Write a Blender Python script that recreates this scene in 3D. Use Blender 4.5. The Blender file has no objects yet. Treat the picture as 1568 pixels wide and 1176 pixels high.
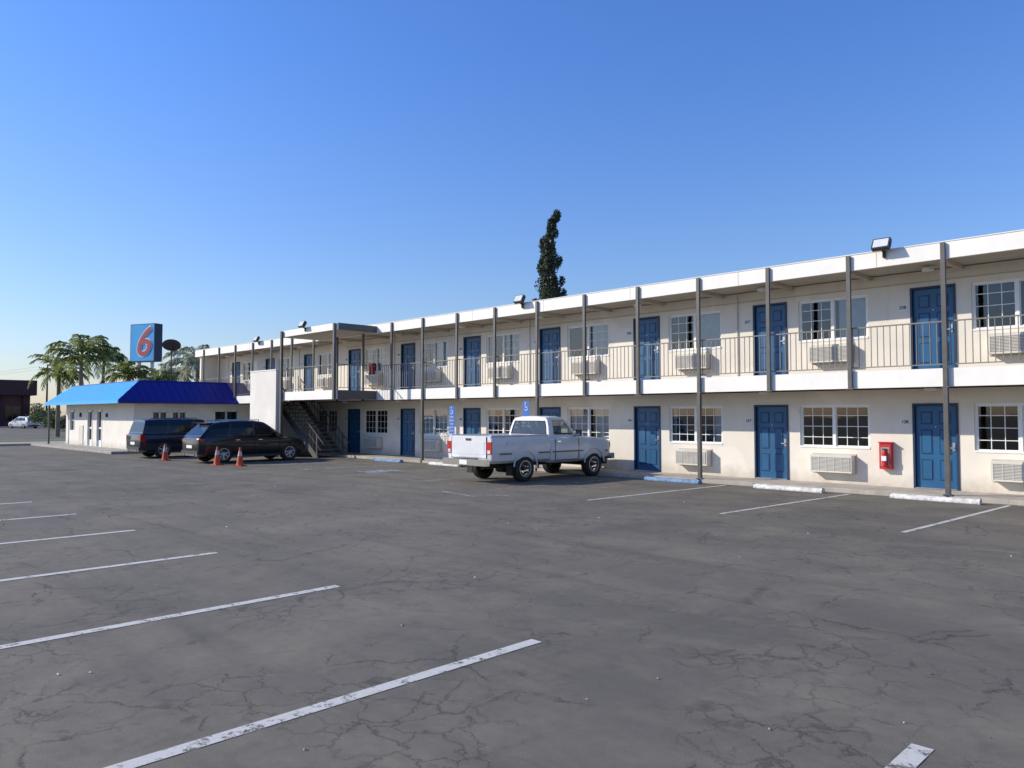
import bpy, math, random
from mathutils import Vector, Matrix
random.seed(7)
R=math.radians
scene=bpy.context.scene
COL=scene.collection

# ------------------------------------------------------------ materials
def newmat(name):
    m=bpy.data.materials.new(name); m.use_nodes=True
    nt=m.node_tree; nt.nodes.clear()
    out=nt.nodes.new('ShaderNodeOutputMaterial')
    b=nt.nodes.new('ShaderNodeBsdfPrincipled')
    nt.links.new(b.outputs[0],out.inputs[0])
    return m,nt,b,out
def N(nt,t,**k):
    n=nt.nodes.new(t)
    for a,v in k.items(): setattr(n,a,v)
    return n
def noise(nt,scale,detail=4,rough=.55,vec=None,dist=0):
    n=N(nt,'ShaderNodeTexNoise'); n.inputs['Scale'].default_value=scale
    n.inputs['Detail'].default_value=detail; n.inputs['Roughness'].default_value=rough
    n.inputs['Distortion'].default_value=dist
    if vec is not None: nt.links.new(vec,n.inputs['Vector'])
    return n.outputs['Fac']
def ramp(nt,fac,p0,p1,c0=(0,0,0,1),c1=(1,1,1,1)):
    r=N(nt,'ShaderNodeValToRGB'); r.color_ramp.elements[0].position=p0; r.color_ramp.elements[1].position=p1
    r.color_ramp.elements[0].color=c0; r.color_ramp.elements[1].color=c1
    nt.links.new(fac,r.inputs[0]); return r.outputs[0]
def mix(nt,fac,a,b,mode='MIX'):
    m=N(nt,'ShaderNodeMix',data_type='RGBA',blend_type=mode)
    for i,v in ((0,fac),(6,a),(7,b)):
        if hasattr(v,'is_linked'): nt.links.new(v,m.inputs[i])
        elif isinstance(v,(int,float)): m.inputs[i].default_value=v
        else: m.inputs[i].default_value=(v[0],v[1],v[2],1)
    return m.outputs[2]
def mth(nt,op,a,b=0.0):
    m=N(nt,'ShaderNodeMath',operation=op)
    for i,v in enumerate((a,b)):
        if hasattr(v,'is_linked'): nt.links.new(v,m.inputs[i])
        else: m.inputs[i].default_value=v
    return m.outputs[0]
def coord(nt): return N(nt,'ShaderNodeTexCoord').outputs['Object']
def bump(nt,b,h,strength=.3,dist=.02):
    n=N(nt,'ShaderNodeBump'); n.inputs['Strength'].default_value=strength; n.inputs['Distance'].default_value=dist
    nt.links.new(h,n.inputs['Height']); nt.links.new(n.outputs[0],b.inputs['Normal'])

def simple(name,col,rough=.6,metal=0,var=.12,scale=6,bmp=0,bscale=60,coat=0,spec=.5):
    m,nt,b,o=newmat(name); c=coord(nt)
    n=noise(nt,scale,4,.6,c)
    d=tuple(x*(1-var) for x in col); l=tuple(min(1,x*(1+var)) for x in col)
    col_=ramp(nt,n,.3,.7,(*d,1),(*l,1))
    nt.links.new(col_,b.inputs['Base Color'])
    b.inputs['Roughness'].default_value=rough; b.inputs['Metallic'].default_value=metal
    b.inputs['Coat Weight'].default_value=coat; b.inputs['Coat Roughness'].default_value=.04
    b.inputs['Specular IOR Level'].default_value=spec
    if bmp: bump(nt,b,noise(nt,bscale,3,.6,c),bmp,.01)
    return m

def stucco(name,col,dirt=True):
    m,nt,b,o=newmat(name); c=coord(nt)
    big=noise(nt,.9,5,.6,c); 
    base=mix(nt,ramp(nt,big,.35,.7),tuple(x*.90 for x in col),col)
    mp=N(nt,'ShaderNodeMapping'); mp.inputs['Scale'].default_value=(4,4,.6); nt.links.new(c,mp.inputs[0])
    st=noise(nt,1.0,5,.7,mp.outputs[0])
    base=mix(nt,ramp(nt,st,.55,.85,(0,0,0,1),(.4,.4,.4,1)),base,tuple(x*.62 for x in col))
    pt=noise(nt,.55,2,.4,c,.8)
    base=mix(nt,ramp(nt,pt,.60,.62,(0,0,0,1),(.5,.5,.5,1)),base,tuple(min(.9,x*1.08) for x in col))
    if dirt:
        sep=N(nt,'ShaderNodeSeparateXYZ'); nt.links.new(c,sep.inputs[0])
        low=ramp(nt,mth(nt,'ADD',sep.outputs[2],mth(nt,'MULTIPLY',noise(nt,3,5,.7,c),.7)),.35,.85,(.65,.65,.65,1),(0,0,0,1))
        base=mix(nt,low,base,(.38,.32,.25))
    nt.links.new(base,b.inputs['Base Color']); b.inputs['Roughness'].default_value=.9
    bump(nt,b,mth(nt,'ADD',noise(nt,45,4,.6,c),mth(nt,'MULTIPLY',noise(nt,6,3,.5,c),1.5)),.2,.006)
    return m

def asphalt():
    m,nt,b,o=newmat('asphalt'); c=coord(nt)
    n1=noise(nt,.13,5,.6,c,.6); n2=noise(nt,.7,6,.65,c,.3); n3=noise(nt,9,5,.7,c); n4=noise(nt,150,3,.7,c)
    K=.92
    def q(r,g,b_): return (r*K*1.05,g*K,b_*K*.90)
    a1=q(.135,.130,.122); a2=q(.20,.189,.166)
    col=mix(nt,ramp(nt,n1,.35,.66),a1,a2)
    col=mix(nt,ramp(nt,n2,.45,.66,(0,0,0,1),(.65,.65,.65,1)),col,q(.27,.245,.20))
    mp=N(nt,'ShaderNodeMapping'); mp.inputs['Scale'].default_value=(.12,1.1,1); mp.inputs['Rotation'].default_value=(0,0,R(8)); nt.links.new(c,mp.inputs[0])
    n5=noise(nt,1.2,5,.6,mp.outputs[0],.4)
    col=mix(nt,ramp(nt,n5,.48,.70,(0,0,0,1),(.6,.6,.6,1)),col,q(.11,.106,.10))
    n6=noise(nt,2.6,5,.7,c,.5)
    col=mix(nt,ramp(nt,n6,.52,.75,(0,0,0,1),(.5,.5,.5,1)),col,q(.09,.088,.085))
    col=mix(nt,ramp(nt,n3,.35,.75,(.3,.3,.3,1),(0,0,0,1)),col,q(.09,.088,.083))
    v=N(nt,'ShaderNodeTexVoronoi'); v.inputs['Scale'].default_value=.3; nt.links.new(c,v.inputs['Vector'])
    sp=ramp(nt,mth(nt,'ADD',v.outputs['Distance'],mth(nt,'MULTIPLY',n2,.3)),.17,.32,(.65,.65,.65,1),(0,0,0,1))
    col=mix(nt,sp,col,q(.075,.072,.068))
    v2=N(nt,'ShaderNodeTexVoronoi'); v2.inputs['Scale'].default_value=1.9; nt.links.new(c,v2.inputs['Vector'])
    sp=ramp(nt,mth(nt,'ADD',v2.outputs['Distance'],mth(nt,'MULTIPLY',n6,.3)),.14,.20,(.5,.5,.5,1),(0,0,0,1))
    col=mix(nt,sp,col,q(.34,.31,.26))
    col=mix(nt,ramp(nt,n4,.56,.72,(0,0,0,1),(.55,.55,.55,1)),col,q(.44,.42,.37))
    col=mix(nt,ramp(nt,n4,.3,.44,(.65,.65,.65,1),(0,0,0,1)),col,q(.05,.048,.046))
    warp=N(nt,'ShaderNodeTexNoise'); warp.inputs['Scale'].default_value=2.6; warp.inputs['Detail'].default_value=8; warp.inputs['Roughness'].default_value=.7; nt.links.new(c,warp.inputs['Vector'])
    va=N(nt,'ShaderNodeVectorMath',operation='MULTIPLY_ADD'); nt.links.new(warp.outputs['Color'],va.inputs[0]); va.inputs[1].default_value=(.5,.5,0); nt.links.new(c,va.inputs[2])
    def crack(scale,wid,lo,hi,msc):
        vv=N(nt,'ShaderNodeTexVoronoi',feature='DISTANCE_TO_EDGE'); vv.inputs['Scale'].default_value=scale
        nt.links.new(va.outputs[0],vv.inputs['Vector'])
        k=ramp(nt,vv.outputs['Distance'],0,wid,(1,1,1,1),(0,0,0,1))
        return mth(nt,'MULTIPLY',k,ramp(nt,noise(nt,msc,4,.7,c),lo,hi))
    k1=crack(.8,.010,.46,.56,.9); k2=crack(3.3,.035,.48,.58,.6)
    k=mth(nt,'MAXIMUM',mth(nt,'MULTIPLY',k1,.8),mth(nt,'MULTIPLY',k2,.65))
    col=mix(nt,mth(nt,'MULTIPLY',k,.8),col,(.03,.029,.028))
    nt.links.new(col,b.inputs['Base Color'])
    b.inputs['Roughness'].default_value=.88; b.inputs['Specular IOR Level'].default_value=.2
    h=mth(nt,'SUBTRACT',mth(nt,'ADD',mth(nt,'MULTIPLY',n4,.3),mth(nt,'MULTIPLY',n3,.3)),mth(nt,'MULTIPLY',k,.5))
    bump(nt,b,h,.5,.012)
    return m

def wornpaint(name,col,thr=.42):
    m,nt,b,o=newmat(name); c=coord(nt)
    n=noise(nt,7,8,.8,c); n2=noise(nt,1.2,3,.6,c)
    f=ramp(nt,mth(nt,'ADD',mth(nt,'MULTIPLY',n,.75),mth(nt,'MULTIPLY',n2,.25)),thr,thr+.07)
    nt.links.new(mix(nt,noise(nt,25,4,.7,c),tuple(x*.7 for x in col),col),b.inputs['Base Color']); b.inputs['Roughness'].default_value=.8
    tr=N(nt,'ShaderNodeBsdfTransparent'); ms=N(nt,'ShaderNodeMixShader')
    nt.links.new(f,ms.inputs[0]); nt.links.new(tr.outputs[0],ms.inputs[1]); nt.links.new(b.outputs[0],ms.inputs[2])
    nt.links.new(ms.outputs[0],o.inputs[0]); return m

def glass(name,tint=(.75,.8,.82)):
    m,nt,b,o=newmat(name); nt.nodes.remove(b)
    tr=N(nt,'ShaderNodeBsdfTransparent'); tr.inputs[0].default_value=(*tint,1)
    gl=N(nt,'ShaderNodeBsdfGlossy'); gl.inputs['Roughness'].default_value=.02
    fr=N(nt,'ShaderNodeFresnel'); fr.inputs[0].default_value=1.6
    c=coord(nt); bp=N(nt,'ShaderNodeBump'); bp.inputs['Strength'].default_value=.05; bp.inputs['Distance'].default_value=.02
    nt.links.new(noise(nt,1.5,2,.5,c),bp.inputs['Height']); nt.links.new(bp.outputs[0],gl.inputs['Normal'])
    ms=N(nt,'ShaderNodeMixShader'); nt.links.new(mth(nt,'ADD',fr.outputs[0],.04),ms.inputs[0])
    nt.links.new(tr.outputs[0],ms.inputs[1]); nt.links.new(gl.outputs[0],ms.inputs[2]); nt.links.new(ms.outputs[0],o.inputs[0])
    return m

def leafmat(name,c0,c1,trans=.3,scale=1.5):
    m,nt,b,o=newmat(name); c=coord(nt)
    col=ramp(nt,noise(nt,scale,5,.7,c),.32,.68,(*c0,1),(*c1,1))
    nt.links.new(col,b.inputs['Base Color']); b.inputs['Roughness'].default_value=.6
    t=N(nt,'ShaderNodeBsdfTranslucent'); nt.links.new(col,t.inputs[0])
    ms=N(nt,'ShaderNodeMixShader'); ms.inputs[0].default_value=trans
    nt.links.new(b.outputs[0],ms.inputs[1]); nt.links.new(t.outputs[0],ms.inputs[2]); nt.links.new(ms.outputs[0],o.inputs[0])
    return m

M={}
M['asphalt']=asphalt()
M['wall']=stucco('stucco_wall',(.80,.74,.64))
M['wall2']=stucco('stucco_office',(.80,.76,.68))
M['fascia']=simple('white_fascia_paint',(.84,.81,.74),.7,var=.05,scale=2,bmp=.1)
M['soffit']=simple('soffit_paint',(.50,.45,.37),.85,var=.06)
M['column']=simple('dark_bronze_paint',(.10,.095,.09),.5,var=.15)
M['rail']=simple('railing_paint',(.20,.185,.16),.55,var=.1)
M['door']=simple('blue_door_paint',(.010,.095,.22),.42,var=.15,scale=1.2)
M['doorp']=simple('blue_door_groove',(.004,.035,.10),.5,var=.1)
M['frame']=simple('navy_door_frame',(.010,.026,.07),.5,var=.1)
M['white']=simple('white_vinyl',(.80,.80,.78),.45,var=.04)
M['metal']=simple('brushed_metal',(.6,.6,.6),.3,metal=1,var=.1)
M['ac']=simple('ac_enamel',(.64,.61,.54),.5,var=.1,scale=2)
M['acd']=simple('ac_louver_shadow',(.28,.27,.25),.6)
M['tread']=simple('stair_tread',(.17,.165,.155),.8)  # base colour darkened to stand in for the shade on the stair
M['glass']=glass('window_glass')
M['curtain']=simple('curtain_fabric',(.70,.70,.67),.9,var=.08)
M['inside']=simple('room_interior',(.05,.048,.045),.9)
M['concrete']=simple('concrete',(.40,.36,.30),.9,var=.18,scale=3,bmp=.4,bscale=70)
M['conc2']=simple('kerb_concrete',(.34,.32,.28),.9,var=.25,scale=4,bmp=.4)
M['paint']=wornpaint('worn_white_line',(.66,.64,.58),.40)
M['paint2']=wornpaint('faded_line',(.48,.46,.41),.46)
M['bluepaint']=wornpaint('worn_blue_paint',(.34,.37,.41),.46)
M['stop']=simple('wheel_stop_paint',(.60,.59,.55),.85,var=.35,scale=9,bmp=.5,bscale=30)
M['stopblue']=simple('wheel_stop_blue',(.16,.25,.40),.85,var=.4,scale=9,bmp=.5,bscale=30)
M['roofblue']=simple('cyan_metal_roof',(.035,.40,.84),.5,var=.06,scale=2)
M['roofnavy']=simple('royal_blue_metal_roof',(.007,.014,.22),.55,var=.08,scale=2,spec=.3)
M['black']=simple('black_rubber',(.018,.018,.018),.75,var=.2)
M['plastic']=simple('dark_trim',(.03,.03,.032),.5)
M['grille']=simple('grey_trim',(.12,.12,.12),.5)
M['carblack']=simple('black_car_paint',(.004,.005,.009),.3,var=.1,coat=.5,spec=.3)
M['carnavy']=simple('navy_car_paint',(.005,.010,.024),.3,var=.1,coat=.5,spec=.3)
M['truck']=simple('white_truck_paint',(.68,.69,.69),.35,var=.04,coat=.6)
M['carwhite']=simple('white_car_paint',(.7,.7,.7),.35,var=.04,coat=.6)
M['chrome']=simple('chrome',(.7,.7,.7),.15,metal=1,var=.03)
M['alloy']=simple('alloy_wheel',(.45,.45,.46),.3,metal=.8,var=.06)
M['carglass']=simple('tinted_car_glass',(.008,.010,.012),.05,var=.1,spec=.4)
M['truckglass']=glass('truck_glass',(.55,.62,.62))
M['seat']=simple('seat_fabric',(.16,.17,.18),.9)
M['red']=simple('red_lens',(.45,.012,.01),.2,var=.1,coat=.5)
M['amber']=simple('amber_lens',(.6,.2,.02),.2)
M['lamp']=simple('clear_lens',(.6,.62,.62),.12,var=.05)
M['redpaint']=simple('red_enamel',(.50,.02,.025),.4,var=.08)
M['signred']=simple('faded_sign_red',(.42,.04,.06),.5,var=.08)
M['cone']=simple('orange_cone_vinyl',(.55,.075,.02),.55,var=.2)
M['cuff']=simple('reflective_cuff',(.45,.45,.44),.4)
M['signblue']=simple('sign_blue',(.03,.14,.50),.4,var=.05)
M['signface']=simple('sign_cyan_blue',(.04,.38,.74),.35,var=.15,scale=.5)
M['signedge']=simple('sign_edge',(.02,.03,.07),.5)
M['black2']=simple('ink',(.02,.02,.02),.6)
M['bark']=simple('palm_trunk',(.22,.18,.14),.95,var=.35,scale=8,bmp=.6,bscale=20)
M['palm']=leafmat('palm_leaf',(.10,.14,.03),(.36,.40,.12),.4,.9)
M['palm2']=leafmat('palm_leaf_silver',(.20,.24,.15),(.48,.50,.36),.4,.9)
M['cyp']=leafmat('cypress_leaf',(.016,.026,.016),(.085,.105,.055),.1,2.2)
M['shrub']=leafmat('shrub_leaf',(.04,.07,.02),(.15,.18,.06),.2,1.2)
M['grass']=simple('grass',(.13,.15,.055),.95,var=.4,scale=3,bmp=.8,bscale=30)
M['maroon']=simple('maroon_wall',(.13,.045,.04),.85,var=.2)
M['maroonroof']=simple('maroon_roof',(.075,.03,.03),.8,var=.2)
M['wood']=simple('weathered_wood',(.12,.09,.07),.9,var=.3)
M['dish']=simple('dish_grey',(.02,.02,.024),.7)

# ------------------------------------------------------------ mesh builder
class MB:
    def __init__(s): s.v=[];s.f=[];s.m=[];s.mats=[];s.sm=[]
    def mi(s,k):
        if k not in s.mats: s.mats.append(k)
        return s.mats.index(k)
    def add(s,vs,fs,mat,smooth=False,T=None):
        o=len(s.v)
        s.v+= [tuple(T@Vector(v)) if T is not None else tuple(v) for v in vs]
        i=s.mi(mat)
        for f in fs: s.f.append(tuple(o+k for k in f)); s.m.append(i); s.sm.append(smooth)
    def box(s,x0,x1,y0,y1,z0,z1,mat,T=None):
        if x0>x1:x0,x1=x1,x0
        if y0>y1:y0,y1=y1,y0
        if z0>z1:z0,z1=z1,z0
        v=[(x0,y0,z0),(x1,y0,z0),(x1,y1,z0),(x0,y1,z0),(x0,y0,z1),(x1,y0,z1),(x1,y1,z1),(x0,y1,z1)]
        s.add(v,[(0,3,2,1),(4,5,6,7),(0,1,5,4),(1,2,6,5),(2,3,7,6),(3,0,4,7)],mat,False,T)
    def quad(s,a,b,c,d,mat): s.add([a,b,c,d],[(0,1,2,3)],mat)
    def cyl(s,p,q,r0,r1,mat,n=12,caps=True,smooth=True):
        p=Vector(p);q=Vector(q);d=(q-p).normalized()
        u=d.orthogonal().normalized();w=d.cross(u)
        v=[];f=[]
        for k in range(n):
            a=2*math.pi*k/n;e=u*math.cos(a)+w*math.sin(a); v.append(p+e*r0)
        for k in range(n):
            a=2*math.pi*k/n;e=u*math.cos(a)+w*math.sin(a); v.append(q+e*r1)
        for k in range(n): f.append((k,(k+1)%n,n+(k+1)%n,n+k))
        s.add(v,f,mat,smooth)
        if caps: s.add(v,[tuple(range(n-1,-1,-1)),tuple(range(n,2*n))],mat)
    def lathe_x(s,prof,mat,c,n=28,smooth=True):
        v=[];f=[]
        for (x,r) in prof:
            for k in range(n):
                a=2*math.pi*k/n; v.append((c[0]+x,c[1]+r*math.cos(a),c[2]+r*math.sin(a)))
        for i in range(len(prof)-1):
            for k in range(n): f.append((i*n+k,i*n+(k+1)%n,(i+1)*n+(k+1)%n,(i+1)*n+k))
        s.add(v,f,mat,smooth)
    def make(s,name,parent=None,loc=(0,0,0),rot=0,angle=35,bevel=0):
        me=bpy.data.meshes.new(name); me.from_pydata(s.v,[],s.f)
        for k in s.mats: me.materials.append(M[k])
        me.polygons.foreach_set('material_index',s.m)
        me.polygons.foreach_set('use_smooth',s.sm)
        me.update()
        if any(s.sm): me.set_sharp_from_angle(angle=R(angle))
        ob=bpy.data.objects.new(name,me); COL.objects.link(ob)
        if bevel:
            b=ob.modifiers.new('bevel','BEVEL'); b.width=bevel; b.segments=2; b.limit_method='ANGLE'; b.angle_limit=R(50)
        if parent: ob.parent=parent
        ob.location=loc; ob.rotation_euler=(0,0,rot)
        return ob
def empty(name,loc=(0,0,0),rot=0):
    e=bpy.data.objects.new(name,None); e.empty_display_size=.3; COL.objects.link(e)
    e.location=loc; e.rotation_euler=(0,0,rot); return e
def text(name,body,size,loc,rot,mat,parent,extr=.003,align='CENTER',off=0,shear=0):
    c=bpy.data.curves.new(name,'FONT'); c.body=body; c.size=size; c.extrude=extr; c.align_x=align; c.align_y='CENTER'; c.offset=off; c.shear=shear
    t=bpy.data.objects.new(name+'_c',c); COL.objects.link(t)
    bpy.context.view_layer.update()
    me=bpy.data.meshes.new_from_object(t.evaluated_get(bpy.context.evaluated_depsgraph_get()))
    bpy.data.objects.remove(t)
    me.materials.clear(); me.materials.append(M[mat])
    o=bpy.data.objects.new(name,me); COL.objects.link(o); o.location=loc; o.rotation_euler=rot; o.parent=parent
    return o

# ------------------------------------------------------------ camera, light, sky
H=1.9
cam=bpy.data.cameras.new('camera'); camo=bpy.data.objects.new('camera',cam); COL.objects.link(camo)
camo.location=(0,0,H); camo.rotation_euler=(R(92.3),0,R(45.7)); cam.sensor_width=36; cam.lens=36*1190/1568
cam.clip_end=5000; scene.camera=camo
EL=R(29); AZ=R(50)
sd=Vector((-math.sin(AZ)*math.cos(EL),-math.cos(AZ)*math.cos(EL),math.sin(EL)))
sl=bpy.data.lights.new('sun','SUN'); sl.energy=5.0; sl.angle=R(.5); sl.color=(1,.91,.76)
so=bpy.data.objects.new('sun',sl); COL.objects.link(so); so.location=(-40,-40,40); so.rotation_euler=sd.to_track_quat('Z','Y').to_euler()
w=bpy.data.worlds.new('World'); scene.world=w; w.use_nodes=True
nt=w.node_tree; bg=nt.nodes['Background']; sky=nt.nodes.new('ShaderNodeTexSky'); sky.sky_type='NISHITA'
sky.sun_disc=False; sky.sun_elevation=EL; sky.sun_rotation=R(230); sky.altitude=0; sky.air_density=1.2; sky.dust_density=.6; sky.ozone_density=4.0
tc=nt.nodes.new('ShaderNodeTexCoord'); sp=nt.nodes.new('ShaderNodeSeparateXYZ'); nt.links.new(tc.outputs['Generated'],sp.inputs[0])
tint=ramp(nt,sp.outputs[2],0.0,.42,(1.05,1.05,1.22,1),(.70,1.02,1.62,1))
skyc=mix(nt,1.0,sky.outputs[0],tint,'MULTIPLY')
nt.links.new(skyc,bg.inputs[0]); bg.inputs[1].default_value=.125
scene.view_settings.view_transform='Standard'; scene.view_settings.look='None'; scene.view_settings.exposure=0

# ------------------------------------------------------------ ground
g=MB(); S=1500
g.quad((-S,-S,0),(S,-S,0),(S,S,0),(-S,S,0),'asphalt'); g.make('ground')
st=MB()
def stripe(x0,y0,x1,y1,wd,mat,z=.004):
    d=Vector((x1-x0,y1-y0,0)).normalized(); n=Vector((-d.y,d.x,0))*wd/2
    a=Vector((x0,y0,z));b=Vector((x1,y1,z))
    st.quad(a-n,b-n,b+n,a+n,mat)
for k in range(8):
    x=-1.5-3.0*k; ye=4.85-.07*k
    stripe(x-.1,ye,x-.1+.12,ye-5.6,.12,'paint')
for k in range(-2,9):
    x=-4.45-3.33*k
    stripe(x,18.95,x-.2,13.4,.09,'paint' if k<3 else 'paint2')
stripe(-15.2,12.4,-13.7,12.1,.09,'paint2'); stripe(-14.0,12.4,-13.2,12.9,.08,'paint2')
for x in (-24.4,-27.6): stripe(x,18.9,x-.1,13.6,.1,'paint2')
st.quad((-22.6,14.6,.004),(-21.2,14.6,.004),(-21.2,16.0,.004),(-22.6,16.0,.004),'bluepaint')
for k in range(4): stripe(-27.4+.8*k,14,-26.4+.8*k,18.6,.09,'paint2',.006)
st.make('parking_line_markings')

def wheelstop(x,y,mat):
    m=MB(); v=[];L=.92
    prof=[(-.09,0),(-.09,.05),(-.05,.11),(.05,.11),(.09,.05),(.09,0)]
    for xx in (-L,L): v+=[(xx,p[0],p[1]) for p in prof]
    n=6; f=[(i,(i+1)%n,n+(i+1)%n,n+i) for i in range(n)]+[tuple(range(n)),tuple(range(2*n-1,n-1,-1))]
    m.add(v,f,mat); m.make('wheel_stop',None,(x,y,0.001),R(random.uniform(-1.5,1.5)),bevel=.012)
for x in (-5.85,-9.25,-19.4,-2.4,1.0): wheelstop(x,18.75,'stop')
wheelstop(-12.7,18.75,'stopblue')
wheelstop(-22.8,18.7,'stop'); wheelstop(-26.3,18.6,'stopblue')

# ------------------------------------------------------------ motel
motel=empty('motel_building')
XL,XR=-46.9,7.5; YW=20.5; YC=19.3; YB=28.5
ZS0,ZS1=2.55,2.95; ZR0,ZR1=5.44,5.82; ZG=.11
doors=[-6.33-4.24*k for k in range(-3,10)]
wins=[d+1.77 for d in doors]
DW=.46
def build_wall(mb,z0,z1,dz0,dz1,wz0,wz1):
    ops=[]
    for d in doors: ops.append((d-DW-.05,d+DW+.05,dz0,dz1))
    for x in wins:
        if XL+.3<x-.95 and x+.95<XR-.2: ops.append((x-.93,x+.93,wz0,wz1))
    ops.sort(); x=XL
    for o in ops:
        mb.box(x,o[0],YW,YW+.2,z0,z1,'wall')
        if o[2]>z0+.01: mb.box(o[0],o[1],YW,YW+.2,z0,o[2],'wall')
        mb.box(o[0],o[1],YW,YW+.2,o[3],z1,'wall')
        x=o[1]
    mb.box(x,XR,YW,YW+.2,z0,z1,'wall')
mb=MB()
build_wall(mb,0,ZS0,.12,2.19,1.03,2.18)
build_wall(mb,ZS1,ZR0,ZS1+.02,5.05,3.88,5.03)
mb.box(XL,XL+.2,YW+.2,YB,0,ZR0,'wall'); mb.box(XR-.2,XR,YW+.2,YB,0,ZR0,'wall'); mb.box(XL,XR,YB,YB+.2,0,ZR0,'wall')
mb.box(XL,XL+.2,YC+.02,YW-.002,ZS1,ZR0,'wall')
mb.make('walls',motel)
mb=MB()
mb.box(XL+.2,XR-.2,YW+.2,YB,ZS0,ZS1,'inside')
for d in doors: mb.box(d-.75,d-.65,YW+.22,YB,0.1,ZS0,'inside'); mb.box(d-.75,d-.65,YW+.22,YB,ZS1,ZR0,'inside')
mb.box(XL+.2,XR-.2,YW+3.5,YW+3.6,0.1,ZS0,'inside'); mb.box(XL+.2,XR-.2,YW+3.5,YW+3.6,ZS1,ZR0,'inside')
mb.make('interior',motel)
mb=MB()
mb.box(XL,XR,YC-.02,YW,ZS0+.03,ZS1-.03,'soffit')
mb.box(XL,XR,YC-.02,YW-.001,ZS1-.03,ZS1,'concrete')
mb.box(XL-.02,XR,YC-.1,YC-.021,ZS0,ZS1+.012,'fascia')
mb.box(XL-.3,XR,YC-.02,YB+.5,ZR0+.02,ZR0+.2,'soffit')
mb.box(XL-.38,XR,YC-.12,YC-.021,ZR0,ZR1,'fascia')
mb.box(XL-.38,XL-.3,YC-.02,YB+.5,ZR0,ZR1,'fascia')
mb.box(XL-.38,XR,YB+.5,YB+.58,ZR0,ZR1,'fascia')
mb.box(XL-.4,XR,YC-.135,YC+.02,ZR1,ZR1+.02,'fascia')
for x in [XR-3.66*k for k in range(1,14)]:
    mb.box(x-.006,x+.006,YC-.123,YC-.119,ZR0+.01,ZR1-.01,'soffit')
mb.make('roof_and_balcony_slab',motel)
mb=MB()
mb.box(XL,XR,YC-.2,YW,0,ZG,'concrete')
for k in range(18): mb.box(XR-3*k-.01,XR-3*k+.01,YC-.203,YW-.01,.02,ZG+.003,'conc2')
mb.make('ground_walkway',motel,bevel=.01)
mb=MB()
colx=[-5.676-2.12*i for i in range(-6,20)]
for i,x in zip(range(-6,20),colx):
    if x>XR-.3: continue
    mb.box(x-.05,x+.05,YC-.19,YC-.121,ZS0-.02,ZR1-.02,'column')
    mb.box(x-.09,x+.09,YC-.2,YC-.122,ZS0-.03,ZS0+.0,'column')
    if i%3==0 and x>-27: mb.box(x-.05,x+.05,YC-.2,YC-.1,0,ZS0-.03,'column'); mb.box(x-.1,x+.1,YC-.22,YC-.08,ZG+.001,ZG+.02,'column')
    mb.box(x-.05,x+.05,YC-.02,YW-.01,ZR0-.09,ZR0+.018,'soffit')
mb.make('columns',motel,bevel=.006)
mb=MB()
def rail_x(x0,x1,y,z):
    mb.box(x0,x1,y-.022,y+.022,z+1.06,z+1.09,'rail'); mb.box(x0,x1,y-.015,y+.015,z+.09,z+.115,'rail')
    n=int((x1-x0)/.145)
    for k in range(1,n): x=x0+(x1-x0)*k/n; mb.box(x-.0085,x+.0085,y-.0085,y+.0085,z+.115,z+1.06,'rail')
def rail_y(x,y0,y1,z):
    mb.box(x-.022,x+.022,y0,y1,z+1.06,z+1.09,'rail'); mb.box(x-.015,x+.015,y0,y1,z+.09,z+.115,'rail')
    n=int((y1-y0)/.145)
    for k in range(1,n): y=y0+(y1-y0)*k/n; mb.box(x-.0085,x+.0085,y-.0085,y+.0085,z+.115,z+1.06,'rail')
LX0,LX1,LY=-35.4,-28.1,17.3
rail_x(LX1,XR,YC-.06,ZS1); rail_x(XL,LX0,YC-.06,ZS1)
rail_y(LX1-.05,LY+.05,YC-.1,ZS1); rail_x(-32.7,LX1-.05,LY+.05,ZS1)
mb.make('balcony_railing',motel)

def door(mb,x,z0,z1):
    y=YW
    mb.box(x-DW-.05,x-DW,y-.025,y+.2,z0,z1,'frame'); mb.box(x+DW,x+DW+.05,y-.025,y+.2,z0,z1,'frame')
    mb.box(x-DW,x+DW,y-.025,y+.2,z1-.05,z1,'frame')
    mb.box(x-DW+.004,x+DW-.004,y+.05,y+.095,z0+.02,z1-.055,'door')
    h=z1-z0-.1
    for (za,zb) in ((.10,.36),(.42,.73),(.79,.95)):
        for s in (-1,1):
            xa=x+s*.07; xb=x+s*(DW-.12)
            a,b=z0+h*za,z0+h*zb
            mb.box(xa,xb,y+.047,y+.051,a,b,'doorp')
            mb.box(xa+s*.035,xb-s*.035,y+.035,y+.049,a+.035,b-.035,'door')
    mb.box(x+DW-.1,x+DW-.04,y+.036,y+.052,z0+.92,z0+1.12,'metal')
    mb.cyl((x+DW-.07,y+.04,z0+1.0),(x+DW-.07,y-.01,z0+1.0),.022,.022,'metal',8)
    mb.box(x+DW-.16,x+DW-.06,y-.02,y-.005,z0+.985,z0+1.01,'metal')
    mb.cyl((x,y+.04,z0+1.5),(x,y+.03,z0+1.5),.012,.012,'metal',6)
    mb.box(x-DW,x+DW,y-.03,y+.05,z0,z0+.018,'metal')
mb=MB()
for d in doors: door(mb,d,.12,2.19); door(mb,d,ZS1+.02,5.05)
mb.make('room_doors',motel)

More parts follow.
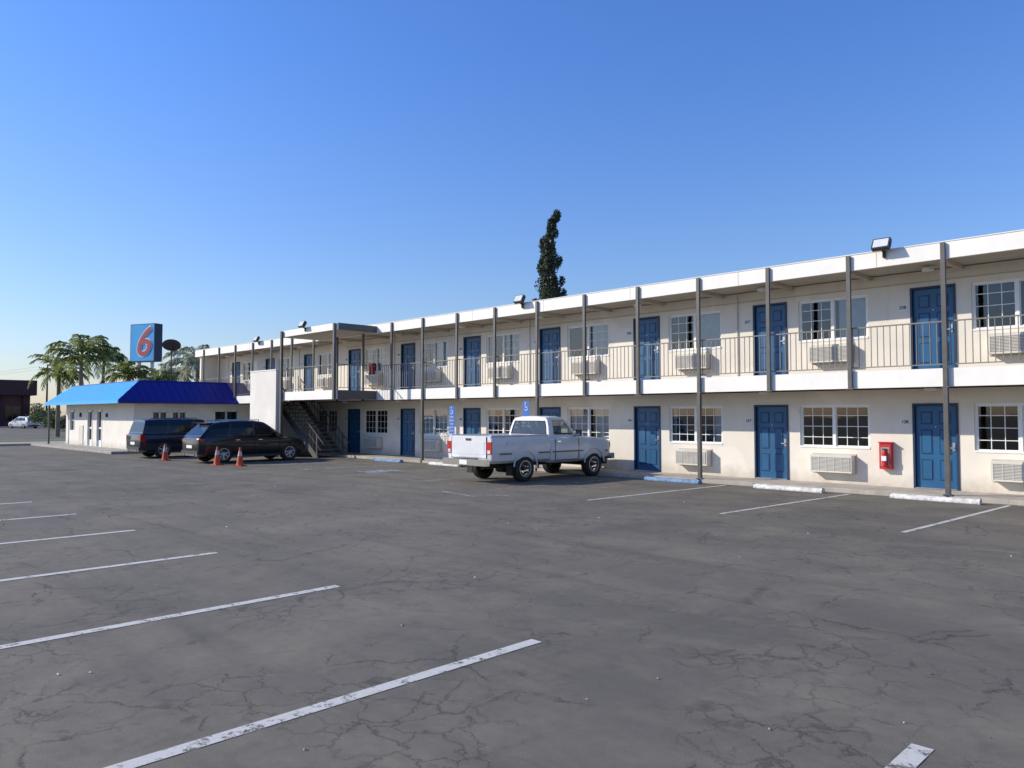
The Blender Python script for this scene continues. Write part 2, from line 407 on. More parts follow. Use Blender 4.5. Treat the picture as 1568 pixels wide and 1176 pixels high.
wf=MB(); gl=MB(); cu=MB(); ac=MB()
def curtain(x0,x1,z0,z1,y):
    n=max(4,int((x1-x0)/.05)); v=[];f=[]
    for i in range(n+1):
        x=x0+(x1-x0)*i/n; yy=y+(.018 if i%2 else -.018)+random.uniform(-.006,.006)
        v+=[(x,yy,z0),(x,yy,z1)]
    for i in range(n): f.append((2*i,2*i+2,2*i+3,2*i+1))
    cu.add(v,f,'curtain',True)
def window(x,z0,z1,style,cur):
    y=YW+.06; a,b=x-.93,x+.93
    wf.box(a,b,y-.075,y+.05,z0,z0+.05,'white'); wf.box(a,b,y-.02,y+.05,z1-.05,z1,'white')
    wf.box(a,a+.05,y-.02,y+.05,z0+.05,z1-.05,'white'); wf.box(b-.05,b,y-.02,y+.05,z0+.05,z1-.05,'white')
    wf.box(x-.035,x+.035,y-.025,y+.045,z0+.05,z1-.05,'white')
    for s,(p,q) in enumerate(((a+.05,x-.035),(x+.035,b-.05))):
        g0=y+.012+.015*s
        gl.quad((p,g0,z0+.05),(q,g0,z0+.05),(q,g0,z1-.05),(p,g0,z1-.05),'glass')
        wf.box(p,p+.025,g0-.015,g0+.012,z0+.05,z1-.05,'white'); wf.box(q-.025,q,g0-.015,g0+.012,z0+.05,z1-.05,'white')
        wf.box(p+.025,q-.025,g0-.015,g0+.012,z0+.05,z0+.075,'white'); wf.box(p+.025,q-.025,g0-.015,g0+.012,z1-.075,z1-.05,'white')
        if style[s]:
            for k in range(1,3): xx=p+(q-p)*k/3; wf.box(xx-.009,xx+.009,g0-.008,g0+.006,z0+.075,z1-.075,'white')
            for k in range(1,4): zz=z0+(z1-z0)*k/4; wf.box(p+.025,q-.025,g0-.0075,g0+.0055,zz-.009,zz+.009,'white')
        c=cur[s]
        if c>0:
            if s==0: curtain(p,p+(q-p)*c,z0+.02,z1-.01,y+.12)
            else: curtain(q-(q-p)*c,q,z0+.02,z1-.01,y+.12)
def acunit(x,z):
    y=YW
    ac.box(x-.55,x+.55,y-.26,y+.02,z,z+.46,'ac')
    ac.box(x-.5,x+.5,y-.262,y-.258,z+.05,z+.41,'acd')
    for k in range(11): zz=z+.06+k*.033; ac.box(x-.5,x+.5,y-.275,y-.263,zz,zz+.016,'ac')
    for k in range(6): xx=x-.5+k*.2-.006; ac.box(xx,xx+.012,y-.279,y-.264,z+.05,z+.41,'ac')
    ac.box(x-.58,x+.58,y-.02,y-.001,z-.03,z+.49,'soffit')
rr=random.Random(4)
lowc=[(0,0),(0,0),(0,.12),(0,.1),(0,0),(.15,.35),(1,.8),(.3,.5),(1,1),(0,.2),(0,0),(.2,.5),(0,1)]
for i,x in enumerate(wins):
    if not(XL+.3<x-.95 and x+.95<XR-.2): continue
    lo=lowc[i%13]
    up=rr.choice([(.0,1),(.2,1),(.1,1),(0,.9),(.35,1)])
    window(x,1.03,2.18,(1,1),lo)
    window(x,3.88,5.03,(1,0) if i==3 else rr.choice([(1,0),(0,1),(1,1)]),up)
    acunit(x,.40); acunit(x,3.30)
wf.make('window_frames',motel); gl.make('window_glass',motel); cu.make('curtains',motel,angle=180); ac.make('air_conditioners',motel,bevel=.006)
mb=MB()
for i,d in enumerate(doors):
    for z in (.12,ZS1+.02):
        mb.box(d-DW-.34,d-DW-.12,YW-.012,YW-.001,z+1.55,z+1.68,'white')
        mb.cyl((d+.1,YW-.6,z+2.36),(d+.1,YW-.6,z+2.42),.13,.13,'white',16)
    if i%2==0:
        mb.cyl((d-1.0,YW-.03,ZS1),(d-1.0,YW-.03,ZR0),.018,.018,'ac',8)
mb.box(XR-40,XR,YW-.03,YW-.001,ZR0-.28,ZR0-.255,'soffit')
mb.make('wall_fittings',motel)
for i in range(13):
    d=doors[i]; n=111-i
    for z,b in ((.12,0),(ZS1+.02,100)):
        text('room_number',str(n+b),.12,(d-DW-.23,YW-.015,z+1.613),(R(90),0,0),'black2',motel,.002,off=.002)
def flood(x,y,z):
    m=MB()
    m.box(-.03,.03,-.02,.04,-.15,.02,'plastic')
    m.cyl((0,-.1,.03),(0,.03,-.05),.03,.03,'plastic',8)
    T=Matrix.Translation((0,-.15,.14))@Matrix.Rotation(R(-28),4,'X')
    m.box(-.2,.2,-.06,.06,-.13,.15,'plastic',T); m.box(-.17,.17,-.064,-.058,-.10,.12,'lamp',T)
    for k in range(7): m.box(-.18+.06*k-.006,-.18+.06*k+.006,.06,.09,-.1,.12,'plastic',T)
    m.box(-.215,-.2,-.04,.04,-.08,.05,'plastic',T);m.box(.2,.215,-.04,.04,-.08,.05,'plastic',T)
    m.make('floodlight',motel,(x,y,z))
for x,y,z in ((-6.95,YC-.16,ZR1-.03),(-19.1,YC-.16,ZR1-.03),(-30.6,LY-.1,ZR1-.1),(-38.9,YC-.16,ZR1-.03)): flood(x,y,z)

sc=empty('staircase')
mb=MB()
mb.box(LX0,LX1,LY,YC-.102,ZS0+.06,ZS1-.002,'soffit')
mb.box(LX0,LX1+.03,LY-.06,LY-.001,ZS0+.02,ZS1,'fascia'); mb.box(LX1+.001,LX1+.07,LY,YC-.101,ZS0+.02,ZS1-.005,'column')
mb.box(-32.8,LX1,LY,YC-.122,ZR0+.04,ZR1-.12,'soffit')
mb.box(-32.8,LX1+.07,LY-.08,LY-.001,ZR0+.02,ZR1-.08,'fascia'); mb.box(LX1+.001,LX1+.09,LY,YC-.122,ZR0+.02,ZR1-.082,'column')  # canopy's right side gets the dark column colour to imitate its shade
mb.box(-32.88,-32.801,LY,YC-.122,ZR0+.02,ZR1-.082,'fascia')
for x in (-32.62,LX1-.03): mb.box(x-.06,x+.06,LY-.19,LY-.085,0 if x<-30 else ZS0+.02,ZR1-.1,'column')
mb.make('landing_and_canopy',sc)
mb=MB()
mb.box(LX0,-32.85,LY-.28,LY-.07,0,3.95,'wall2'); mb.box(LX0-.02,-32.83,LY-.3,LY-.05,3.95,4.0,'fascia')
mb.box(-35.2,-34.98,LY-.05,YW,0,ZS0+.02,'wall2')
mb.make('screen_wall',sc)
mb=MB()
nst=16; x0=-30.9; dx=.27; dz=ZS1/nst
for k in range(nst):
    mb.box(x0-dx*(k+1),x0-dx*k+.03,18.02,19.28,dz*(k+1)-.05,dz*(k+1),'tread')
for y in (17.98,19.3):
    T=Matrix.Translation((x0,y,.0))@Matrix.Rotation(math.atan2(dz,dx),4,'Y')
    L=math.hypot(nst*dx,nst*dz)
    mb.box(-L,0.1,-.02,.02,-.12,.16,'column',T)
    mb.box(-L,0.15,-.02,.02,.86,.90,'column',T); mb.box(-L,0.15,-.012,.012,.5,.525,'column',T)
    for k in range(0,nst+1,1): xx=x0-dx*k; zz=dz*k; mb.box(xx-.01,xx+.01,y-.01,y+.01,zz,zz+1.08,'column')
    mb.box(x0+.06,x0+.12,y-.03,y+.03,0,1.05,'column')
mb.make('steps_and_handrails',sc)

def extinguisher(x,z,y=YW):
    m=MB()
    m.box(-.14,.14,-.17,-.002,-.33,.33,'redpaint'); m.box(-.1,.1,-.173,-.169,-.25,.22,'acd')
    m.cyl((0,-.19,-.24),(0,-.19,.08),.065,.065,'redpaint',14); m.cyl((0,-.19,.08),(0,-.19,.15),.065,.025,'redpaint',14)
    m.box(-.05,.05,-.21,-.17,.15,.18,'black'); m.box(-.06,.06,-.258,-.252,-.12,0,'white')
    m.box(-.16,.16,-.2,-.0021,.33,.35,'redpaint')
    m.make('fire_extinguisher_cabinet',None,(x,y,z),bevel=.006)
extinguisher(-7.45,.88); extinguisher(-30.2,3.95)

def sign(x,y,z0,w_,h_,post,body):
    e=empty('accessible_parking_sign',(x,y,0))
    m=MB()
    if post: m.cyl((0,0,0),(0,0,z0+h_),.025,.025,'metal',8)
    m.box(-w_/2,w_/2,-.035,-.027,z0,z0+h_,'signblue'); m.box(-w_/2+.015,w_/2-.015,-.037,-.0355,z0+.015,z0+.03,'white')
    T=Vector((0,-.04,z0+h_-.2)); s=w_*.55
    for k in range(12):
        a0=R(200)+k*R(18); a1=a0+R(18)
        p=T+Vector((math.cos(a0)*s*.45,0,math.sin(a0)*s*.45-.03)); q=T+Vector((math.cos(a1)*s*.45,0,math.sin(a1)*s*.45-.03))
        m.cyl(p,q,.010,.010,'white',5)
    m.cyl(T+Vector((-.02,0,.12)),T+Vector((-.02,0,-.0)),.014,.014,'white',6); m.cyl(T+Vector((-.02,0,0)),T+Vector((.07,0,0)),.012,.012,'white',6)
    m.cyl(T+Vector((.07,0,0)),T+Vector((.1,0,-.1)),.012,.012,'white',6); m.cyl(T+Vector((-.02,.003,.15)),T+Vector((-.02,-.003,.15)),.022,.022,'white',8)
    m.make('panel',e)
    for k,t in enumerate(body): text('lettering',t,.095,(0,-.042,z0+h_-.42-.13*k),(R(90),0,0),'white',e,.001)
sign(-22.7,YC-.3,.95,.30,1.3,True,['PARK','ONLY','VAN','ACC','TOW','AWAY'])
sign(-18.75,YC-.3,1.75,.30,.62,True,[])

# ------------------------------------------------------------ office
off=empty('motel_office')
OX0,OX1,OY0,OY1=-54.2,-42.2,14.0,20.3
mb=MB()
def wallx(xa,xb,y0,y1,z0,z1,ops,mat):
    x=xa
    for o in sorted(ops):
        mb.box(x,o[0],y0,y1,z0,z1,mat)
        if o[2]>z0+.01: mb.box(o[0],o[1],y0,y1,z0,o[2],mat)
        mb.box(o[0],o[1],y0,y1,o[3],z1,mat); x=o[1]
    mb.box(x,xb,y0,y1,z0,z1,mat)
def wally(ya,yb,x0,x1,z0,z1,ops,mat):
    y=ya
    for o in sorted(ops):
        mb.box(x0,x1,y,o[0],z0,z1,mat)
        if o[2]>z0+.01: mb.box(x0,x1,o[0],o[1],z0,o[2],mat)
        mb.box(x0,x1,o[0],o[1],o[3],z1,mat); y=o[1]
    mb.box(x0,x1,y,yb,z0,z1,mat)
opsS=[(-53.4,-52.4,1.0,2.2),(-49.9,-48.9,.14,2.2),(-48.2,-47.2,.14,2.2)]
opsE=[(14.9,15.7,1.1,2.1),(15.9,16.7,1.1,2.1),(18.2,19.6,1.2,2.15)]
wallx(OX0,OX1,OY0,OY0+.2,0,2.75,opsS,'wall2'); wally(OY0+.2,OY1,OX1-.2,OX1,0,2.75,opsE,'wall2')
mb.box(OX0,OX0+.2,OY0+.2,OY1,0,2.75,'wall2')
mb.make('walls',off)
mb=MB()
for o in opsS:
    mb.box(o[0],o[1],OY0+.12,OY0+.14,o[2],o[3],'carglass')
    for a in (o[0],o[1]-.1): mb.box(a,a+.1,OY0-.02,OY0+.12,o[2],o[3],'white')
    mb.box(o[0],o[1],OY0-.02,OY0+.12,o[3]-.1,o[3],'white'); mb.box(o[0]+.1,o[1]-.1,OY0+.08,OY0+.12,(o[2]+o[3])/2-.05,(o[2]+o[3])/2+.05,'white')
    if o[2]<.5: mb.box(o[0]+.1,o[1]-.1,OY0+.08,OY0+.12,o[2],o[2]+.35,'white')
for o in opsE:
    mb.box(OX1-.14,OX1-.12,o[0],o[1],o[2],o[3],'carglass')
    for a in (o[0],(o[0]+o[1])/2-.03,o[1]-.06): mb.box(OX1-.12,OX1+.02,a,a+.06,o[2],o[3],'white')
    mb.box(OX1-.12,OX1+.02,o[0],o[1],o[3]-.05,o[3],'white'); mb.box(OX1-.12,OX1+.02,o[0],o[1],o[2],o[2]+.05,'white')
mb.box(OX0+3,OX0+3.15,OY0-.09,OY0-.001,1.8,2.05,'plastic'); mb.box(-46.4,-46.25,OY0-.09,OY0-.001,1.8,2.0,'plastic')
mb.box(-51.4,-50.6,OY0-.04,OY0-.001,.2,1.3,'ac')
mb.make('windows_and_doors',off)
E0=(-55.0,13.0,2.65);E1=(-41.4,13.0,2.65);E2=(-41.4,20.4,2.65);R0=(-55.0,14.5,3.72);R1=(-42.9,14.5,3.72);R2=(-42.9,20.4,3.72)
mb=MB()
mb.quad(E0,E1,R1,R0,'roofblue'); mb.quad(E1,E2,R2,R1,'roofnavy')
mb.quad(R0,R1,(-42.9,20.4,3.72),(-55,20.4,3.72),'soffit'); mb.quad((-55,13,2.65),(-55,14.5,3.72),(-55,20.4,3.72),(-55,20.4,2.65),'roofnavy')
mb.quad((-55,13.02,2.6),(-41.42,13.02,2.6),(-41.42,20.4,2.6),(-55,20.4,2.6),'soffit')
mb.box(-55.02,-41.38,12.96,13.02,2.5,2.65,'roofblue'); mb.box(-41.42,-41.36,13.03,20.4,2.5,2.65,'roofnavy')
sw=.012; sh=.018
for k in range(1,34):
    x=-55+k*.4
    top=14.5 if x<-42.9 else 13+(-41.4-x)
    zt=2.65+1.07*(top-13)/1.5
    mb.add([(x-sw,13,2.655),(x+sw,13,2.655),(x+sw,top,zt+.005),(x-sw,top,zt+.005),(x-sw,13,2.65+sh),(x+sw,13,2.65+sh),(x+sw,top,zt+sh),(x-sw,top,zt+sh)],[(4,5,6,7),(0,4,7,3),(1,2,6,5),(0,1,5,4)],'roofblue')
for k in range(1,18):
    y=13+k*.4; top=-42.9 if y>14.5 else -41.4-(y-13)
    zt=2.65+1.07*(-41.4-top)/1.5
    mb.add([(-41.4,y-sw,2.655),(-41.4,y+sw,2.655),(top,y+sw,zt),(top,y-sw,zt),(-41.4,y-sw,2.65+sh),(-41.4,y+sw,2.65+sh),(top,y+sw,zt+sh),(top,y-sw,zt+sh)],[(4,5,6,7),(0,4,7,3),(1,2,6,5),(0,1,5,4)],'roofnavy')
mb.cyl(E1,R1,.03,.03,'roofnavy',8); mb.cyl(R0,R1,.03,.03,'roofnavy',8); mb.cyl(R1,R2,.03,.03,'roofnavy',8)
mb.box(-54.65,-54.55,13.1,13.2,.13,2.6,'column')
mb.make('mansard_roof',off)
mb=MB(); mb.box(-56,-40.7,12.5,20.3,0,.13,'conc2'); mb.make('office_sidewalk',None,bevel=.02)
mb=MB(); mb.box(-60,-56.1,6,24,0,.13,'conc2'); mb.make('sidewalk')
mb=MB(); mb.box(-64.5,-60.05,-12,60,0,.15,'grass'); mb.make('grass_verge')
mb=MB(); mb.box(-140,-136,-200,300,0,.14,'conc2'); mb.make('street_kerb')

# ------------------------------------------------------------ vehicles
def wheel(mb,x,y,r,wd,side,style,spokes=5):
    o=side
    prof=[(-wd/2,r*.62),(-wd/2,r*.9),(-wd*.42,r*.985),(-wd*.3,r),(wd*.3,r),(wd*.42,r*.985),(wd/2,r*.9),(wd/2+.005,r*.75),(wd/2,r*.64),(wd*.3,r*.62)]
    prof=[(p*o,q) for p,q in prof]
    mb.lathe_x(prof,'black',(x,y,r))
    rim=[(wd*.3,r*.62),(wd/2+.003,r*.63),(wd/2+.003,r*.57),(wd*.22,r*.54),(wd*.1,r*.3),(wd*.1,0.001)]
    mb.lathe_x([(p*o,q) for p,q in rim[:4]],'alloy',(x,y,r))
    mb.lathe_x([(p*o,q) for p,q in rim[3:]],'plastic' if style!='steel' else 'chrome',(x,y,r))
    xo=x+o*wd*.32
    if style!='steel':
        for k in range(spokes):
            a=2*math.pi*k/spokes+.3
            for da in (-.13,.13):
                p=(xo-o*.0,y+math.cos(a+da*.6)*r*.1,r+math.sin(a+da*.6)*r*.1); q=(xo+o*.02,y+math.cos(a+da)*r*.57,r+math.sin(a+da)*r*.57)
                mb.cyl(p,q,.026,.02,'alloy',6)
    else:
        for k in range(8):
            a=2*math.pi*k/8
            mb.cyl((xo-o*.02,y+math.cos(a)*r*.4,r+math.sin(a)*r*.4),(xo+o*.004,y+math.cos(a)*r*.4,r+math.sin(a)*r*.4),.032,.03,'plastic',8)
    mb.cyl((xo-o*.03,y,r),(xo+o*.03,y,r),r*.17,r*.14,'alloy' if style!='steel' else 'plastic',14)
def loft(stations,paint,dark,crown=.03):
    mb=MB(); v=[];f=[]
    def ring(y,w,zb,zt):
        h=zt-zb
        half=[(0,zb),(.84,zb),(.955,zb+.10*h),(.985,zb+.3*h),(1.0,zb+.56*h),(.99,zb+.76*h),(.955,zb+.93*h),(.88,zt),(.5,zt+crown*.8),(0,zt+crown)]
        pts=[(w*a,y,z) for a,z in half]
        return pts+[(-p[0],p[1],p[2]) for p in pts[-2:0:-1]]
    rings=[ring(*s) for s in stations]; n=len(rings[0])
    for r in rings: v+=r
    for i in range(len(rings)-1):
        for k in range(n): f.append((i*n+k,(i+1)*n+k,(i+1)*n+(k+1)%n,i*n+(k+1)%n))
    f.append(tuple(range(n))); f.append(tuple(range(len(v)-1,len(v)-1-n,-1)))
    mb.add(v,f,paint,True); mb.mi(dark); return mb
def cutmesh(ob,cutters,darkidx):
    for c in cutters:
        m=ob.modifiers.new('cut','BOOLEAN'); m.operation='DIFFERENCE'; m.object=c; m.solver='EXACT'
    bpy.context.view_layer.update()
    me=bpy.data.meshes.new_from_object(ob.evaluated_get(bpy.context.evaluated_depsgraph_get()))
    ob.modifiers.clear(); ob.data=me
    for c in cutters: bpy.data.objects.remove(c)
    me.set_sharp_from_angle(angle=R(30))
def greenhouse(st,zb,paint,glassk,segs,zmfrac=.5,bulge=.015):
    mb=MB()
    rings=[]
    for (yb,yr,wb,wr,zr) in st:
        z1=zb+(zr-zb)*.12; z2=zb+(zr-zb)*.55; z3=zb+(zr-zb)*.86
        def P(fx,z,fz): return (fx,yb+(yr-yb)*fz,z)
        row=[P(wb,zb,0),P(wb+(wr-wb)*.08,z1,.12),P(wb+(wr-wb)*.5+bulge,z2,.55),P(wr+.02,z3,.86),P(wr-.05,zr-.01,.98),P(wr*.6,zr+.02,1),P(0,zr+.03,1)]
        row+= [(-p[0],p[1],p[2]) for p in row[-2::-1]]
        rings.append(row)
    n=len(rings[0])
    for i in range(len(rings)-1):
        for k in range(n-1):
            q=[rings[i][k],rings[i+1][k],rings[i+1][k+1],rings[i][k+1]]
            kk=k if k<6 else n-2-k
            mat=segs[i] if kk in (1,2) else paint
            mb.add(q,[(0,1,2,3)],mat,True)
    return mb,rings
def endglass(mb,ring,glassk,paint,off,sgn):
    n=len(ring); f=tuple(range(n)) if sgn<0 else tuple(range(n-1,-1,-1))
    mb.add(ring,[f],paint)
    P=[Vector(p) for p in ring]
    c=sum(P,Vector())/n
    def lerp(a,b,t): return a+(b-a)*t
    q=[P[1],P[2],P[3],P[-4],P[-3],P[-2]]
    nrm=(P[3]-P[0]).cross(P[-1]-P[0]).normalized()
    if nrm.y*sgn<0: nrm=-nrm
    g=[lerp(c,p,.93)+nrm*off for p in q]
    mb.add(g,[tuple(range(6)) if sgn<0 else tuple(range(5,-1,-1))],glassk)

def suv(name,loc,rot,paint,kind=0):
    e=empty(name,loc,rot)
    L=2.36
    if kind==0:   # rounded crossover: tapering tail, sloping nose
        S_=[(-L,.70,.48,.90),(-L+.03,.80,.40,.98),(-L+.12,.87,.33,1.05),(-2.05,.915,.27,1.09),(-1.75,.94,.25,1.10),(-1.38,.955,.24,1.09),(-1.0,.95,.23,1.08),(-.4,.945,.22,1.06),(.3,.945,.22,1.04),(.95,.95,.22,1.02),
            (1.2,.95,.23,1.01),(1.47,.95,.24,.985),(1.75,.935,.25,.95),(2.0,.89,.27,.895),(2.18,.83,.30,.82),(2.30,.74,.35,.72),(L,.62,.42,.62)]
        gst=[(-2.28,-1.78,.80,.60,1.55),(-2.12,-1.64,.84,.64,1.595),(-1.75,-1.40,.87,.675,1.635),(-1.22,-1.02,.88,.69,1.665),(-1.14,-.96,.88,.69,1.667),(-.14,-.10,.885,.70,1.68),(-.06,-.03,.885,.70,1.68),(.98,.36,.87,.68,1.63),(1.18,.46,.85,.65,1.60)]
        segs=[paint,paint,'carglass','plastic','carglass','plastic','carglass',paint]
        seams=(-1.05,-.08,1.0); zb=1.04; rz=1.70
    else:         # squarer, older body
        S_=[(-L,.86,.46,.98),(-L+.03,.90,.38,1.05),(-L+.1,.92,.34,1.08),(-2.0,.94,.27,1.09),(-1.4,.945,.25,1.09),(-.6,.945,.24,1.08),(.3,.945,.24,1.07),(.95,.945,.24,1.07),
            (1.2,.94,.24,1.07),(1.6,.935,.25,1.05),(2.0,.92,.27,1.01),(2.22,.89,.30,.96),(2.32,.85,.34,.88),(L,.80,.40,.80)]
        gst=[(-2.27,-2.10,.87,.72,1.68),(-2.10,-1.95,.88,.73,1.70),(-1.25,-1.18,.885,.735,1.72),(-1.13,-1.07,.885,.735,1.72),(-.14,-.14,.885,.735,1.72),(-.03,-.05,.885,.735,1.72),(.85,.42,.88,.73,1.70),(1.02,.52,.86,.71,1.68)]
        segs=[paint,'carglass',paint,'carglass',paint,'carglass',paint]
        seams=(-1.15,-.08,.95); zb=1.07; rz=1.76
    mb=loft(S_,paint,'plastic'); di=mb.mi('plastic'); ob=mb.make('lower_body',e)
    WY=(-1.38,1.47); r=.365
    cs=[]
    for y in WY:
        for s in (-1,1):
            m=MB(); m.mats=[paint,'plastic']
            m.cyl((s*.60,y,r+.01),(s*1.2,y,r+.01),r+.055,r+.055,'plastic',32)
            cs.append(m.make('cut'))
    cutmesh(ob,cs,di)
    gm,rings=greenhouse(gst,zb,paint,'carglass',segs)
    endglass(gm,rings[0],'carglass',paint,.004,-1); endglass(gm,rings[-1],'carglass','plastic',.004,1)
    gm.make('greenhouse',e,angle=40)
    d=MB()
    for y in WY:
        for s in (-1,1): wheel(d,s*.83,y,r,.235,s,'alloy',5 if kind else 7)
    tw=.93 if kind else .86
    for s in (-1,1):
        d.cyl((s*.64,-1.4,rz),(s*.65,.2,rz+.01),.015,.015,'chrome' if kind==0 else 'plastic',8)
        for y in (-1.4,-.6,.2): d.cyl((s*.64,y,rz-.08),(s*.645,y,rz),.013,.013,'plastic',6)
        T=Matrix.Translation((s*1.03,.80,zb+.08)); d.box(-.10,.10,-.05,.07,-.06,.08,paint,T); d.cyl((s*.86,.82,zb+.02),(s*.98,.82,zb+.06),.025,.025,'plastic',6)
        for y in seams: d.box(s*.951,s*.935,y-.005,y+.005,.42,.96,'black')
        for y in (-.90,.06): d.box(s*.972,s*.935,y,y+.17,.90,.922,'chrome' if kind==0 else paint)
        d.box(s*.955,s*.9,-1.0,1.05,.225,.32,'plastic')
        if kind==0:
            d.box(s*.42,s*.80,-L+.012,-L+.14,.86,.95,'red'); d.box(s*.72,s*.875,-L+.06,-L+.26,.87,.97,'red')
        else:
            d.box(s*.66,s*.91,-L+.005,-L+.10,.74,1.02,'red'); d.box(s*.80,s*.935,-L+.05,-L+.22,.80,1.02,'red')
        d.box(s*.55,s*.76,-L-.012,-L+.05,.43,.465,'red')
        d.box(s*.56,s*.80,L-.30,L-.11,.66,.77,'lamp')
        d.cyl((s*.5,-L-.0,.33),(s*.5,-L+.2,.33),.045,.045,'chrome',10)
    d.box(-.78,.78,-L-.02,-L+.1,.40,.50,'plastic'); d.box(-.72,.72,-L+.0,-L+.1,.30,.398,'grille')
    d.box(-.26,.26,-L-.022,-L-.0,.60,.72,'white'); d.box(-.36,.36,-L-.012,-L+.0,.775,.80,'chrome')
    if kind==0: d.box(-.55,.55,-1.92,-1.66,1.575,1.60,paint)
    d.box(-.42,.42,L-.08,L+.01,.5,.62,'plastic'); d.box(-.8,.8,-1.8,1.8,.24,.45,'plastic')
    d.make('trim_and_wheels',e)
    return e
suv('parked_suv',(-30.95,14.75,0),R(0),'carblack')
suv('parked_suv',(-36.45,14.45,0),R(0),'carnavy',1)

def truck(loc,rot):
    e=empty('pickup_truck',loc,rot)
    r=.375; WY=(-1.28,1.77); zb0=.55
    def wells(lst):
        cs=[]
        for y in lst:
            for s in (-1,1):
                m=MB(); m.mats=['truck','plastic']; m.cyl((s*.62,y,r+.03),(s*1.3,y,r+.03),r+.085,r+.085,'plastic',32); cs.append(m.make('cut'))
        return cs
    S_=[(-2.58,.93,zb0+.06,1.30),(-2.56,.955,zb0+.02,1.315),(-2.45,.975,zb0,1.32),(-1.3,.985,zb0,1.32),(-.24,.98,zb0,1.32)]
    mb=loft(S_,'truck','plastic',crown=0.0); ob=mb.make('cargo_bed',e)
    cs=wells([WY[0]])
    m=MB(); m.mats=['truck','plastic']; m.box(-.80,.80,-2.50,-.30,.80,1.6,'truck'); cs.append(m.make('cut'))
    cutmesh(ob,cs,1)
    S_=[(-.21,.965,zb0-.05,1.25),(-.1,.985,zb0-.06,1.26),(.9,.99,zb0-.06,1.255),(1.1,.985,zb0-.06,1.25),(1.77,.975,zb0-.04,1.22),(2.3,.96,zb0,1.18),(2.52,.95,zb0,1.15),(2.60,.93,zb0+.03,1.10)]
    mb=loft(S_,'truck','plastic',crown=.035); ob=mb.make('cab_body',e); cutmesh(ob,wells([WY[1]]),1)
    zb=1.245
    gst=[(-.2,-.10,.86,.70,1.83),(-.10,-.02,.87,.71,1.845),(.0,.06,.875,.715,1.85),(.93,.50,.875,.715,1.85),(1.0,.56,.87,.71,1.845),(1.1,.62,.85,.70,1.83)]
    segs=['truck','truck','truckglass','truck','truck']
    gm,rings=greenhouse(gst,zb,'truck','truckglass',segs,bulge=.01)
    for ring,sgn in ((rings[0],-1),(rings[-1],1)):
        P=[Vector(p) for p in ring]
        c=Vector((0,(P[1].y+P[3].y)/2,(P[1].z+P[3].z)/2))
        inner=[c+(p-c)*.88 for p in (P[1],P[2],P[3],P[-4],P[-3],P[-2])]
        outer=[P[1],P[2],P[3],P[-4],P[-3],P[-2]]
        for k in range(6):
            a,b=k,(k+1)%6
            gm.add([outer[a],outer[b],inner[b],inner[a]],[(0,1,2,3)],'truck')
        gm.add([P[0],P[1],P[-2],P[-1]],[(0,1,2,3)],'truck')
        gm.add([P[3],P[4],P[5],P[6],P[7],P[8],P[9]],[tuple(range(7))],'truck')
        gm.add(inner,[tuple(range(6))],'truckglass')
        for k in range(6):
            gm.cyl(inner[k],inner[(k+1)%6],.014,.014,'black',6)
    gm.make('cab_top',e)
    d=MB()
    for y in WY:
        for s in (-1,1): wheel(d,s*.84,y,r,.24,s,'steel')
    d.box(-.68,.68,.0,.14,.9,1.36,'seat'); d.box(-.68,.68,.0,.55,.8,.98,'seat'); d.box(-.7,.7,.86,1.0,1.0,1.27,'plastic')
    for x in (-.4,.4): d.box(x-.13,x+.13,.03,.11,1.36,1.54,'seat')
    d.cyl((-.4,.72,1.28),(-.4,.75,1.3),.19,.19,'plastic',16)
    d.box(-.74,.74,-2.60,-2.585,.72,1.29,'truck'); d.box(-.66,.66,-2.606,-2.599,.80,1.16,'truck')
    d.box(-.11,.11,-2.615,-2.605,1.19,1.25,'plastic')
    d.box(-.745,-.735,-2.603,-2.58,.70,1.3,'black'); d.box(.735,.745,-2.603,-2.58,.70,1.3,'black')
    d.box(-.9,.9,-2.80,-2.62,.50,.68,'chrome'); d.box(-.45,.45,-2.79,-2.64,.681,.70,'black')
    d.box(-.16,.16,-2.806,-2.80,.53,.65,'white'); d.cyl((0,-2.75,.48),(0,-2.9,.48),.03,.03,'plastic',8)
    for s in (-1,1):
        d.box(s*.76,s*.945,-2.60,-2.50,.82,1.16,'red'); d.box(s*.79,s*.90,-2.603,-2.599,.84,.93,'lamp')
        d.box(s*.90,s*.80,-2.55,-.26,1.315,1.34,'truck')
        d.box(s*.992,s*.97,-2.3,-1.85,.80,.84,'grille'); d.box(s*.992,s*.97,-.75,-.27,.80,.84,'grille'); d.box(s*.996,s*.98,-.15,1.22,.80,.84,'grille')
        for y in (-.04,1.02): d.box(s*.9915,s*.975,y-.006,y+.006,.58,1.2,'black')
        d.box(s*.992,s*.975,-.04,1.02,.565,.577,'black')
        d.box(s*1.005,s*.97,.04,.18,1.10,1.14,'chrome')
        T=Matrix.Translation((s*1.10,.88,1.36)); d.box(-.10,.10,-.03,.04,-.09,.10,'plastic',T); d.box(-.08,.08,-.035,-.029,-.07,.08,'chrome',T)
        d.cyl((s*.9,.9,1.26),(s*1.05,.9,1.32),.015,.015,'plastic',6)
        d.box(s*.62,s*.92,2.56,2.63,.86,1.04,'lamp'); d.box(s*.935,s*.90,2.45,2.58,.86,1.04,'amber')
        d.box(s*.99,s*.96,2.32,2.42,.76,.81,'amber')
        for y in WY:
            n=14; R_=r+.10
            for k in range(n):
                a0=R(5)+R(170)*k/n; a1=R(5)+R(170)*(k+1)/n
                d.cyl((s*.975,y+math.cos(a0)*R_,r+.03+math.sin(a0)*R_),(s*.975,y+math.cos(a1)*R_,r+.03+math.sin(a1)*R_),.02,.02,'truck',6)
        d.box(s*.72,s*.95,-1.83,-1.81,.2,.5,'black')
